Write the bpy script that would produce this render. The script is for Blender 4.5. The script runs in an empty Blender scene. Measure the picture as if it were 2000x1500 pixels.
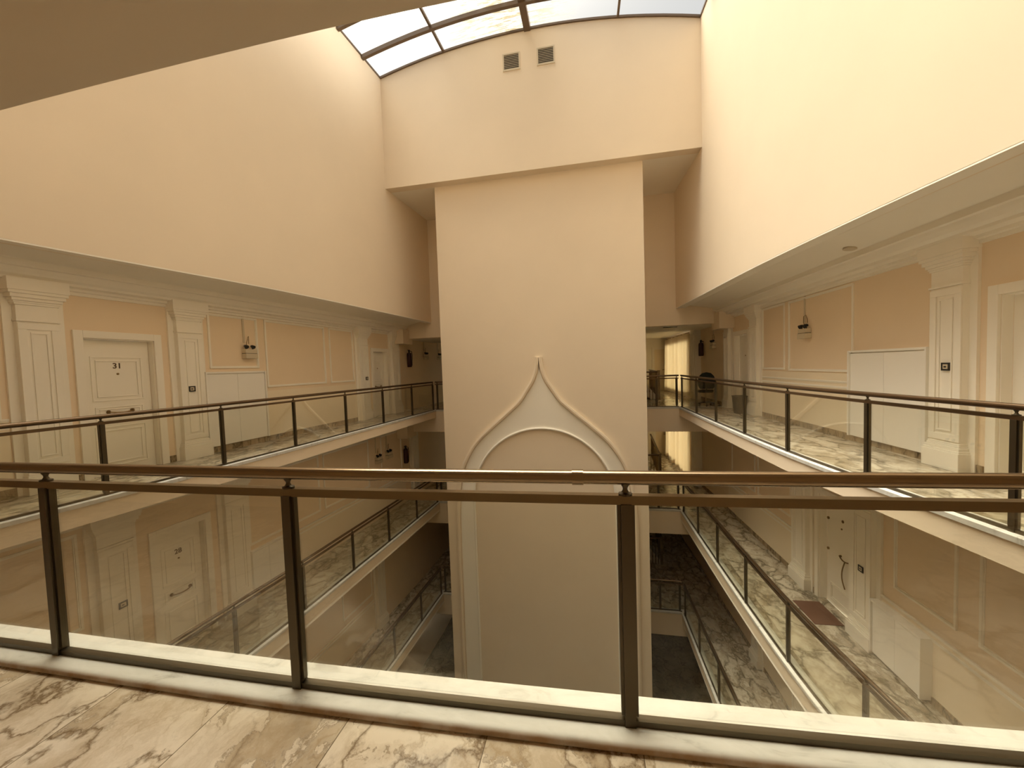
import bpy, bmesh, math, random
from mathutils import Vector, Matrix
C = bpy.context.scene.collection
R = math.radians
random.seed(7)

# ------------------------------------------------------------------ camera
cam_d = bpy.data.cameras.new('camera')
cam = bpy.data.objects.new('camera', cam_d); C.objects.link(cam)
cam_d.sensor_width = 36.0; cam_d.lens = 36.0 * 755.0 / 2000.0; cam_d.clip_start = 0.02
def cam_axes(yaw, pit, rol):
    cy, sy, cp, sp, cr, sr = math.cos(yaw), math.sin(yaw), math.cos(pit), math.sin(pit), math.cos(rol), math.sin(rol)
    f = Vector((sy*cp, cy*cp, sp)); r0 = Vector((cy, -sy, 0)); u0 = r0.cross(f)
    return cr*r0 + sr*u0, -sr*r0 + cr*u0, f
_r, _u, _f = cam_axes(R(-11.05), R(-2.51), R(-1.9455))
cam.matrix_world = Matrix(((_r.x, _u.x, -_f.x, 0), (_r.y, _u.y, -_f.y, 0), (_r.z, _u.z, -_f.z, 1.45), (0, 0, 0, 1)))
bpy.context.scene.camera = cam

# ------------------------------------------------------------------ sky, light, exposure
sc = bpy.context.scene
SKY_BASE, SKY_LOBE, SKY_POW = 0.56, 43.0, 15.0
W = bpy.data.worlds.new('sky'); sc.world = W; W.use_nodes = True
nt = W.node_tree; nt.nodes.clear()
def wn(t, **k):
    n = nt.nodes.new(t)
    for a, b in k.items(): setattr(n, a, b)
    return n
tc = wn('ShaderNodeTexCoord')
dot = wn('ShaderNodeVectorMath', operation='DOT_PRODUCT'); dot.inputs[1].default_value = Vector((-0.24, 0.13, 0.95)).normalized()
nt.links.new(tc.outputs['Generated'], dot.inputs[0])
mx = wn('ShaderNodeMath', operation='MAXIMUM'); mx.inputs[1].default_value = 0.0
nt.links.new(dot.outputs['Value'], mx.inputs[0])
pw = wn('ShaderNodeMath', operation='POWER'); pw.inputs[1].default_value = SKY_POW
nt.links.new(mx.outputs[0], pw.inputs[0])
b1 = wn('ShaderNodeBackground'); b1.inputs[0].default_value = (0.80, 0.87, 0.98, 1); b1.inputs[1].default_value = SKY_BASE
b2 = wn('ShaderNodeBackground'); b2.inputs[0].default_value = (1.0, 0.90, 0.72, 1)
ml = wn('ShaderNodeMath', operation='MULTIPLY'); ml.inputs[1].default_value = SKY_LOBE
nt.links.new(pw.outputs[0], ml.inputs[0]); nt.links.new(ml.outputs[0], b2.inputs[1])
# bright low sky outside the corridor windows on the right
dot2 = wn('ShaderNodeVectorMath', operation='DOT_PRODUCT'); dot2.inputs[1].default_value = Vector((1.0, 0.12, 0.06)).normalized()
nt.links.new(tc.outputs['Generated'], dot2.inputs[0])
mx2 = wn('ShaderNodeMath', operation='MAXIMUM'); mx2.inputs[1].default_value = 0.0; nt.links.new(dot2.outputs['Value'], mx2.inputs[0])
pw2 = wn('ShaderNodeMath', operation='POWER'); pw2.inputs[1].default_value = 80.0; nt.links.new(mx2.outputs[0], pw2.inputs[0])
ml2 = wn('ShaderNodeMath', operation='MULTIPLY'); ml2.inputs[1].default_value = 110.0; nt.links.new(pw2.outputs[0], ml2.inputs[0])
b3 = wn('ShaderNodeBackground'); b3.inputs[0].default_value = (1.0, 0.93, 0.78, 1); nt.links.new(ml2.outputs[0], b3.inputs[1])
ad0 = wn('ShaderNodeAddShader'); nt.links.new(b1.outputs[0], ad0.inputs[0]); nt.links.new(b3.outputs[0], ad0.inputs[1])
ad = wn('ShaderNodeAddShader'); nt.links.new(ad0.outputs[0], ad.inputs[0]); nt.links.new(b2.outputs[0], ad.inputs[1])
wo = wn('ShaderNodeOutputWorld'); nt.links.new(ad.outputs[0], wo.inputs[0])
def portal(name, loc, rot, sx, sy):
    l = bpy.data.lights.new(name, 'AREA'); l.shape = 'RECTANGLE'; l.size = sx; l.size_y = sy
    l.cycles.is_portal = True
    o = bpy.data.objects.new(name, l); o.location = loc; o.rotation_euler = rot; C.objects.link(o)
portal('skylight_portal', (-1.4, 6.0, 10.55), (0, 0, 0), 10.6, 9.6)
sc.view_settings.view_transform = 'Standard'; sc.view_settings.look = 'None'
sc.view_settings.gamma = 1.0; sc.view_settings.use_curve_mapping = False
sc.view_settings.exposure = 0.05
sc.cycles.use_denoising = True
sc.cycles.max_bounces = 14; sc.cycles.diffuse_bounces = 8; sc.cycles.glossy_bounces = 5
sc.cycles.transparent_max_bounces = 32; sc.cycles.sample_clamp_indirect = 8.0

# ------------------------------------------------------------------ materials
def mat(name, col, rough=0.6, metal=0.0, spec=0.5):
    m = bpy.data.materials.new(name); m.use_nodes = True
    b = m.node_tree.nodes['Principled BSDF']
    b.inputs['Base Color'].default_value = (*col, 1); b.inputs['Roughness'].default_value = rough
    b.inputs['Metallic'].default_value = metal; b.inputs['Specular IOR Level'].default_value = spec
    return m
class NT:
    def __init__(s, m): s.t = m.node_tree; s.b = s.t.nodes.get('Principled BSDF')
    def n(s, t, ins=None, **k):
        n = s.t.nodes.new(t)
        for a, b in k.items(): setattr(n, a, b)
        for a, b in (ins or {}).items():
            if hasattr(b, 'node'): s.t.links.new(b, n.inputs[a])
            else: n.inputs[a].default_value = b
        return n
    def math(s, op, a, b=0.0, c=None):
        d = {0: a, 1: b}
        if c is not None: d[2] = c
        return s.n('ShaderNodeMath', d, operation=op).outputs[0]
    def ramp(s, fac, stops):
        n = s.n('ShaderNodeValToRGB', {0: fac}); e = n.color_ramp.elements
        while len(e) < len(stops): e.new(0.5)
        for i, (p, c) in enumerate(stops): e[i].position = p; e[i].color = (*c, 1) if len(c) == 3 else c
        return n.outputs[0]
    def mix(s, fac, a, b, bt='MIX'):
        n = s.n('ShaderNodeMix', {0: fac}, data_type='RGBA', blend_type=bt)
        for i, v in ((6, a), (7, b)):
            if hasattr(v, 'node'): s.t.links.new(v, n.inputs[i])
            else: n.inputs[i].default_value = (*v, 1)
        return n.outputs[2]
    def base(s, c): s.t.links.new(c, s.b.inputs['Base Color'])
    def noise(s, vec, scale, detail=5, rough=0.55, dist=0.0):
        return s.n('ShaderNodeTexNoise', {'Vector': vec, 'Scale': scale, 'Detail': detail, 'Roughness': rough, 'Distortion': dist}).outputs
def paint(name, col, rough=0.65, var=0.05, bump=0.03):
    m = mat(name, col, rough, spec=0.3); t = NT(m); g = t.n('ShaderNodeNewGeometry')
    n = t.noise(g.outputs['Position'], 0.8, 4)[0]
    t.base(t.mix(n, tuple(c*(1-var) for c in col), tuple(min(1, c*(1+var)) for c in col)))
    f = t.noise(g.outputs['Position'], 90, 3)[0]
    bp = t.n('ShaderNodeBump', {'Strength': bump, 'Distance': 0.01, 'Height': f})
    t.t.links.new(bp.outputs[0], t.b.inputs['Normal'])
    return m
def marble_floor(name, light, mid, dark, tile=0.61, rough=0.13, stretch=1.0, veinw=1.0, smk=0.5):
    m = mat(name, light, rough, spec=0.5); t = NT(m); g = t.n('ShaderNodeNewGeometry')
    sep = t.n('ShaderNodeSeparateXYZ', {0: g.outputs['Position']})
    tx = t.math('DIVIDE', t.math('ADD', sep.outputs[0], 0.435), tile); ty = t.math('DIVIDE', t.math('ADD', sep.outputs[1], 0.37), tile*2)
    ix = t.math('FLOOR', tx); iy = t.math('FLOOR', ty)
    cell = t.n('ShaderNodeCombineXYZ', {0: ix, 1: iy, 2: 0.0})
    wn_ = t.n('ShaderNodeTexWhiteNoise', {'Vector': cell.outputs[0]}, noise_dimensions='3D')
    off = t.n('ShaderNodeVectorMath', {0: wn_.outputs['Color'], 1: (9.0, 9.0, 9.0)}, operation='MULTIPLY').outputs[0]
    st = t.n('ShaderNodeMapping', {'Vector': g.outputs['Position'], 'Scale': (1.0, 0.85*stretch, 1.0), 'Rotation': (0, 0, 0.6)}).outputs[0]
    v = t.n('ShaderNodeVectorMath', {0: st, 1: off}, operation='ADD').outputs[0]
    warp = t.noise(v, 2.6, 7, 0.6)[1]
    v2 = t.n('ShaderNodeVectorMath', {0: v, 1: t.n('ShaderNodeVectorMath', {0: warp, 1: (0.6, 0.6, 0.6)}, operation='MULTIPLY').outputs[0]}, operation='ADD').outputs[0]
    def web(sc_, w):
        d = t.n('ShaderNodeTexVoronoi', {'Vector': v2, 'Scale': sc_}, feature='DISTANCE_TO_EDGE').outputs['Distance']
        q = t.math('SUBTRACT', 1.0, t.math('MINIMUM', t.math('DIVIDE', d, w), 1.0))
        return t.math('MULTIPLY', q, q)
    wv = t.noise(v, 5.0, 3)[0]
    big = web(2.1, t.math('MULTIPLY', wv, 0.12*veinw)); fine = web(5.0, t.math('MULTIPLY', wv, 0.20*veinw))
    n1 = t.noise(v2, 2.3, 8, 0.62, 0.5)[0]
    patch = t.ramp(n1, [(0.565, (0, 0, 0)), (0.60, (1, 1, 1)), (0.70, (0.35, 0.35, 0.35))])
    edge = t.ramp(n1, [(0.55, (0, 0, 0)), (0.57, (1, 1, 1)), (0.60, (0.15, 0.15, 0.15))])
    g1 = t.ramp(t.noise(v, 1.2, 3)[0], [(0.30, (0, 0, 0)), (0.45, (1, 1, 1))])
    g2 = t.ramp(t.noise(v, 1.9, 3)[0], [(0.40, (0, 0, 0)), (0.62, (1, 1, 1))])
    smoke = t.ramp(t.noise(v2, 3.2, 8, 0.7)[0], [(0.46, (0, 0, 0)), (0.64, (1, 1, 1))])
    c = t.mix(t.noise(v, 2.2, 5)[0], tuple(x*0.92 for x in light), tuple(min(1, x*1.06) for x in light))
    c = t.mix(t.math('MULTIPLY', smoke, smk), c, mid)
    c = t.mix(t.math('MULTIPLY', patch, t.math('ADD', 0.2, t.math('MULTIPLY', wv, 0.7))), c, mid)
    c = t.mix(t.math('MULTIPLY', t.math('MULTIPLY', edge, edge), 0.6), c, dark)
    c = t.mix(t.math('MULTIPLY', fine, t.math('MULTIPLY', g2, 0.75)), c, mid)
    c = t.mix(t.math('MULTIPLY', big, t.math('MULTIPLY', g1, 0.85)), c, dark)
    fx = t.math('ABSOLUTE', t.math('SUBTRACT', t.math('FRACT', tx), 0.5)); fy = t.math('ABSOLUTE', t.math('SUBTRACT', t.math('FRACT', ty), 0.5))
    j = t.math('MAXIMUM', t.math('GREATER_THAN', fx, 0.5-0.0022/tile), t.math('GREATER_THAN', fy, 0.5-0.0012/tile))
    c = t.mix(t.math('MULTIPLY', j, 0.8), c, (0.10, 0.07, 0.04))
    t.base(c); return m
def marble_curb(name, nose=False):
    m = mat(name, (0.8, 0.76, 0.66), 0.5, spec=0.35); t = NT(m); g = t.n('ShaderNodeNewGeometry')
    v = t.n('ShaderNodeMapping', {'Vector': g.outputs['Position'], 'Rotation': (0, 0, 0.5), 'Scale': (2.0, 5.0, 2.0)}).outputs[0]
    n = t.noise(v, 2.2, 7, 0.62, 0.8)[0]
    c = t.ramp(n, [(0.28, (0.36, 0.35, 0.32)), (0.42, (0.54, 0.535, 0.50)), (0.62, (0.60, 0.595, 0.565)), (0.8, (0.50, 0.49, 0.46))])
    if nose:   # brown staining worn into the step edge
        s = t.noise(g.outputs['Position'], 7.0, 5, 0.6)[0]
        p = t.n('ShaderNodeSeparateXYZ', {0: g.outputs['Position']})
        zz = t.math('MULTIPLY', t.math('MINIMUM', t.math('MAXIMUM', t.math('MULTIPLY', t.math('SUBTRACT', -0.003, p.outputs[2]), 90.0), 0.0), 1.0), t.math('ADD', t.math('MULTIPLY', s, 1.7), 0.0))
        c = t.mix(zz, c, (0.30, 0.19, 0.10))
    t.base(c); return m
M = {}
M['wall'] = paint('cream_wall_paint', (0.80, 0.69, 0.54))
M['tan'] = paint('tan_wall_paint', (0.83, 0.69, 0.515))
M['white'] = paint('off_white_paint', (0.89, 0.85, 0.76), 0.45, 0.03, 0.01)
M['soffit'] = paint('soffit_paint', (0.87, 0.83, 0.74))
M['cabinet'] = mat('white_lacquer', (0.88, 0.86, 0.81), 0.35)
M['floor_near'] = marble_floor('polished_marble_floor', (0.70, 0.625, 0.52), (0.33, 0.235, 0.13), (0.13, 0.075, 0.03))
M['floor'] = marble_floor('gallery_marble_floor', (0.68, 0.62, 0.51), (0.33, 0.27, 0.185), (0.10, 0.08, 0.045), stretch=0.8, veinw=2.2, smk=0.8)
M['skirt'] = marble_floor('marble_skirting', (0.42, 0.33, 0.21), (0.26, 0.18, 0.10), (0.08, 0.055, 0.03), tile=0.3, stretch=3.0, veinw=2.0)
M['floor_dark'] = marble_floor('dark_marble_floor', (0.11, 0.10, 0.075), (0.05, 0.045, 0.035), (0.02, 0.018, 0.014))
M['curb'] = marble_curb('white_marble_curb'); M['curb_nose'] = marble_curb('worn_marble_curb', True)
M['bronze'] = mat('dark_bronze', (0.095, 0.076, 0.048), 0.38, 0.85)
M['brass'] = mat('bronze_tube', (0.25, 0.18, 0.11), 0.22, 1.0)
M['midrail'] = mat('bronze_flat_bar', (0.22, 0.165, 0.095), 0.26, 1.0)
M['steel'] = mat('brushed_steel', (0.42, 0.36, 0.27), 0.22, 1.0)
M['handle'] = mat('aged_brass', (0.28, 0.19, 0.09), 0.3, 1.0)
M['black'] = mat('black_plastic', (0.018, 0.017, 0.016), 0.45)
M['chair_fabric'] = mat('black_green_fabric', (0.012, 0.017, 0.013), 0.85)
M['grey'] = mat('grey_plastic', (0.14, 0.125, 0.105), 0.5)
M['ivory'] = mat('ivory_plastic', (0.62, 0.54, 0.40), 0.45)
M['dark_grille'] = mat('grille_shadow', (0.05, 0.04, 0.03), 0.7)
M['red'] = mat('extinguisher_red', (0.04, 0.007, 0.007), 0.35)
M['mat'] = mat('brown_doormat', (0.155, 0.075, 0.045), 0.95)
M['wood'] = mat('dark_wood', (0.10, 0.055, 0.025), 0.4)
M['frame'] = mat('brown_skylight_frame', (0.13, 0.085, 0.05), 0.45)
M['curtain'] = mat('cream_curtain', (0.82, 0.74, 0.56), 0.9)
def glass(name, tint, refl=1.0):
    m = bpy.data.materials.new(name); m.use_nodes = True; t = NT(m); t.t.nodes.clear()
    tr = t.n('ShaderNodeBsdfTransparent', {0: (*tint, 1)}); gl = t.n('ShaderNodeBsdfGlossy', {0: (1, 1, 1, 1), 'Roughness': 0.015})
    fr = t.n('ShaderNodeFresnel', {0: 1.45}); mx_ = t.n('ShaderNodeMixShader', {0: t.math('MULTIPLY', fr.outputs[0], refl), 1: tr.outputs[0], 2: gl.outputs[0]})
    o = t.n('ShaderNodeOutputMaterial', {0: mx_.outputs[0]}); return m
M['glass'] = glass('balcony_glass', (0.938, 0.935, 0.89), 0.24)
M['window_glass'] = glass('window_glass', (0.97, 0.98, 0.98))
def sky_glass():
    m = bpy.data.materials.new('skylight_glass'); m.use_nodes = True; t = NT(m); t.t.nodes.clear()
    g = t.n('ShaderNodeNewGeometry')
    v = t.n('ShaderNodeMapping', {'Vector': g.outputs['Position'], 'Scale': (2.2, 22.0, 1.0)}).outputs[0]
    n = t.ramp(t.noise(v, 1.2, 6, 0.7)[0], [(0.50, (0, 0, 0)), (0.58, (1, 1, 1))])
    x = t.n('ShaderNodeSeparateXYZ', {0: g.outputs['Position']}).outputs[0]
    band = t.math('SUBTRACT', 1.0, t.math('MINIMUM', t.math('ABSOLUTE', t.math('DIVIDE', t.math('ADD', x, 1.9), 1.9)), 1.0))
    fac = t.math('ADD', 0.04, t.math('MULTIPLY', t.math('MULTIPLY', n, band), 0.55))
    tr = t.n('ShaderNodeBsdfTransparent', {0: t.mix(t.math('MULTIPLY', n, band), (0.97, 0.98, 0.99), (0.11, 0.095, 0.07))}); tl = t.n('ShaderNodeBsdfTranslucent', {0: (0.6, 0.55, 0.44, 1)})
    mm = t.n('ShaderNodeMixShader', {0: fac, 1: tr.outputs[0], 2: tl.outputs[0]})
    t.n('ShaderNodeOutputMaterial', {0: mm.outputs[0]}); return m
M['sky_glass'] = sky_glass()
def curtain_mat():
    m = bpy.data.materials.new('sheer_curtain'); m.use_nodes = True; t = NT(m); t.t.nodes.clear()
    d = t.n('ShaderNodeBsdfDiffuse', {0: (0.82, 0.74, 0.58, 1)}); l = t.n('ShaderNodeBsdfTranslucent', {0: (0.85, 0.76, 0.58, 1)})
    mm = t.n('ShaderNodeMixShader', {0: 0.6, 1: d.outputs[0], 2: l.outputs[0]}); t.n('ShaderNodeOutputMaterial', {0: mm.outputs[0]}); return m
M['curtain'] = curtain_mat()

# ------------------------------------------------------------------ mesh helpers
class MB:
    def __init__(s): s.bm = bmesh.new()
    def box(s, x0, x1, y0, y1, z0, z1):
        v = [s.bm.verts.new(p) for p in ((x0,y0,z0),(x1,y0,z0),(x1,y1,z0),(x0,y1,z0),(x0,y0,z1),(x1,y0,z1),(x1,y1,z1),(x0,y1,z1))]
        for f in ((0,3,2,1),(4,5,6,7),(0,1,5,4),(1,2,6,5),(2,3,7,6),(3,0,4,7)): s.bm.faces.new([v[i] for i in f])
        return s
    def frame(s, x0, x1, z0, z1, w, y0, y1):      # rectangular picture-frame moulding in the local x-z plane
        s.box(x0, x1, y0, y1, z0, z0+w); s.box(x0, x1, y0, y1, z1-w, z1)
        s.box(x0, x0+w, y0, y1, z0+w, z1-w); s.box(x1-w, x1, y0, y1, z0+w, z1-w); return s
    def loft(s, rings, closed=True, caps=True):    # list of rings (lists of points)
        vs = [[s.bm.verts.new(p) for p in r] for r in rings]; n = len(vs[0])
        for a, b in zip(vs, vs[1:]):
            for i in range(n if closed else n-1):
                j = (i+1) % n; s.bm.faces.new((a[i], a[j], b[j], b[i]))
        if caps and closed:
            s.bm.faces.new(vs[0][::-1]); s.bm.faces.new(vs[-1])
        return s
    def tube(s, pts, r, n=12, sq=None):
        pts = [Vector(p) for p in pts]; rings = []
        for i, p in enumerate(pts):
            t = (pts[min(i+1, len(pts)-1)] - pts[max(i-1, 0)]).normalized()
            ref = Vector((0,0,1)) if abs(t.z) < 0.9 else Vector((1,0,0))
            a = t.cross(ref).normalized(); b = a.cross(t).normalized()
            if sq: rings.append([p+a*u*sq[0]/2+b*v*sq[1]/2 for u, v in ((-1,-1),(1,-1),(1,1),(-1,1))])
            else:
                rr = r[i] if isinstance(r, (list, tuple)) else r
                rings.append([p + (a*math.cos(2*math.pi*k/n) + b*math.sin(2*math.pi*k/n))*rr for k in range(n)])
        return s.loft(rings)
    def lathe(s, prof, c=(0,0,0), n=16):
        return s.loft([[(c[0]+r*math.cos(2*math.pi*k/n), c[1]+r*math.sin(2*math.pi*k/n), c[2]+z) for k in range(n)] for r, z in prof])
    def build(s, name, m, parent=None, smooth=False, bevel=0.0):
        me = bpy.data.meshes.new(name); bmesh.ops.recalc_face_normals(s.bm, faces=s.bm.faces[:])
        if smooth:
            for f in s.bm.faces: f.smooth = True
            for e in s.bm.edges:
                if len(e.link_faces) == 2 and e.calc_face_angle(0) > 0.7: e.smooth = False
        s.bm.to_mesh(me); s.bm.free(); me.materials.append(m if not isinstance(m, str) else M[m])
        o = bpy.data.objects.new(name, me); C.objects.link(o)
        if parent is not None: o.parent = parent
        if bevel:
            b = o.modifiers.new('bevel', 'BEVEL'); b.width = bevel; b.segments = 2; b.limit_method = 'ANGLE'
        return o
def box(name, m, parent, *a, bevel=0.0): return MB().box(*a).build(name, m, parent, bevel=bevel)
def tag(o, label, cat, group=None, kind=None):
    o['label'] = label; o['category'] = cat
    if group: o['group'] = group
    if kind: o['kind'] = kind
    return o
def thing(name, label, cat, loc=(0,0,0), rz=0.0, group=None, kind=None):
    o = bpy.data.objects.new(name, None); C.objects.link(o); o.location = loc; o.rotation_euler = (0,0,rz); o.empty_display_size = 0.1
    return tag(o, label, cat, group, kind)
def copy_tree(o, parent=None):
    c = o.copy(); C.objects.link(c)
    if parent is not None: c.parent = parent
    for ch in list(o.children): copy_tree(ch, c)
    return c
def interp(pts):
    pts = sorted(pts)
    def f(y):
        if y <= pts[0][0]: a, b = pts[0], pts[1]
        elif y >= pts[-1][0]: a, b = pts[-2], pts[-1]
        else:
            for a, b in zip(pts, pts[1:]):
                if a[0] <= y <= b[0]: break
        return a[1] + (b[1]-a[1])*(y-a[0])/(b[0]-a[0])
    return lambda y: sum(f(y+d) for d in (-0.5, -0.25, 0, 0.25, 0.5))/5
def frange(a, b, s):
    n = max(1, int(math.ceil((b-a)/s - 1e-6))); return [a + (b-a)*i/n for i in range(n+1)]

# ------------------------------------------------------------------ plan of the hall
LV = [0.0, -3.36, -6.78, -10.2]                      # floor levels, this floor first
curbR = interp([(14,2.84),(13.1,2.84),(9.8,2.86),(8,2.89),(6.4,2.94),(5.1,3.06),(3.7,3.24),(1.66,3.5),(0,3.7)])
curbL = interp([(14,-5.33),(13.2,-5.37),(10,-5.52),(8.3,-5.62),(6.7,-5.70),(5.25,-5.83),(3.8,-5.95),(2.9,-6.06),(1.66,-6.2),(0,-6.3)])
upR = interp([(14,2.78),(13.1,2.80),(10.55,2.925),(8.16,3.03),(6.84,3.14),(5.98,3.235),(5.34,3.31),(4.54,3.41),(3.95,3.51),(1.7,3.85),(0,4.1)])
upL = interp([(14,-5.36),(13.3,-5.40),(10.55,-5.595),(8.4,-5.76),(6.35,-6.0),(5.23,-6.22),(4.14,-6.45),(3.34,-6.6),(1.7,-6.9),(0,-7.1)])
wallR = lambda y: 4.763 - 0.033*y
wallL = lambda y: -7.675 + 0.075*min(y, 15.0)
nearY = interp([(-7,1.5),(-3.2,1.505),(-1.33,1.51),(0.11,1.55),(1.1,1.59),(1.6,1.615),(3.5,1.72),(5,1.8)])
FAR, END, BACK = 13.1, 21.2, -0.7
SIDE = {'L': (wallL, curbL, upL, -1), 'R': (wallR, curbR, upR, 1)}
def wall_frame(side, y):                             # origin on the wall face, local x along the wall, local y out into the hall
    w = SIDE[side][0]; X = w(y); b = (w(y+0.01)-w(y-0.01))/0.02
    return X, (math.atan2(1, b) if side == 'R' else math.atan2(-1, -b))
def on_wall(name, label, cat, side, y, z, off=0.0, group=None, kind=None):
    X, rz = wall_frame(side, y); o = thing(name, label, cat, (X - off*SIDE[side][3], y, z), rz, group, kind); return o

WORD = {0: 'this floor', 1: 'one floor down', 2: 'two floors down', 3: 'ground floor'}
SNAME = {'L': 'left', 'R': 'right'}
DOORS = {('L',0): [(4.44,5.35,2.10),(11.47,12.24,2.11)], ('R',0): [(4.42,5.35,2.08),(11.75,12.6,2.16)],
         ('L',1): [(5.17,5.97,2.12)], ('R',1): [(7.72,8.60,2.12)], ('L',2): [(5.17,5.97,2.12)], ('R',2): [(7.72,8.60,2.12)]}

# ------------------------------------------------------------------ side walls, floors, ceilings
def side_wall(side, k):
    w, c, u, sg = SIDE[side]; z0 = LV[k]-0.06; z1 = LV[k]+2.95; mb = MB()
    cuts = sorted(DOORS.get((side, k), []))
    spans = []; y = BACK-0.2
    for a, b, t in cuts: spans += [(y, a, z0), (a, b, LV[k]+t)]; y = b
    win = side == 'R' and k < 2
    spans.append((y, 16.6 if win else END+0.2, z0))
    if win: spans += [(16.6, 20.7, LV[k]+2.35), (20.7, END+0.2, z0)]
    for a, b, zz in spans:
        for p, q in zip(frange(a, b, 3.0), frange(a, b, 3.0)[1:]):
            v = [(w(p),p),(w(q),q),(w(q)+sg*0.24,q),(w(p)+sg*0.24,p)]
            mb.loft([[(x,yy,zz) for x,yy in v], [(x,yy,z1) for x,yy in v]])
    if win:
        v = [(w(16.6),16.6),(w(20.7),20.7),(w(20.7)+0.24,20.7),(w(16.6)+0.24,16.6)]
        mb.loft([[(x,yy,z0) for x,yy in v], [(x,yy,LV[k]+0.15) for x,yy in v]])
    o = mb.build('wall_'+SNAME[side], 'tan')
    return tag(o, f'tan gallery wall on the {SNAME[side]} side, {WORD[k]}', 'wall', kind='structure')
PROF = [(0,3.12),(0.24,3.12),(0.25,3.21),(0.36,3.205),(0.42,3.18),(0.75,3.12),(0.98,3.07),(1.0,3.06),(1.0,2.975),(1.05,2.965),(1.07,2.93),(1.11,2.88),(1.17,2.85),(1.175,2.815),(1.30,2.80),(1.305,2.765),(1.36,2.755),(1.36,2.71),(1.55,2.71)]
def side_ceiling(side, k):
    w, c, u, sg = SIDE[side]; e = u if k == 0 else (lambda y: c(y)+sg*0.02); dz = LV[k] - (0.0 if k == 0 else 0.04)
    if k == 0: top = 3.45
    else: top = LV[k-1]-LV[k]-0.21+0.04
    rings = []
    for y in frange(BACK, FAR-0.001, 0.5):
        X = e(y); wd = abs(w(y)-X)/1.40
        ring = [(X+sg*a*wd, y, z+dz) for a, z in PROF]
        ring += [(X+sg*1.55*wd, y, top+dz), (X+sg*0.02, y, top+dz)] if k else [(X+sg*1.55*wd, y, top+dz), (X+sg*0.29, y, top+dz), (X+sg*0.29, y, 3.16), (X+sg*0.004, y, 3.16)]
        rings.append(ring)
    o = MB().loft(rings).build('ceiling', 'soffit')
    return tag(o, f'stepped plaster ceiling over the {SNAME[side]} gallery, {WORD[k]}', 'ceiling', kind='structure')
WALLS = {}
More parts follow.
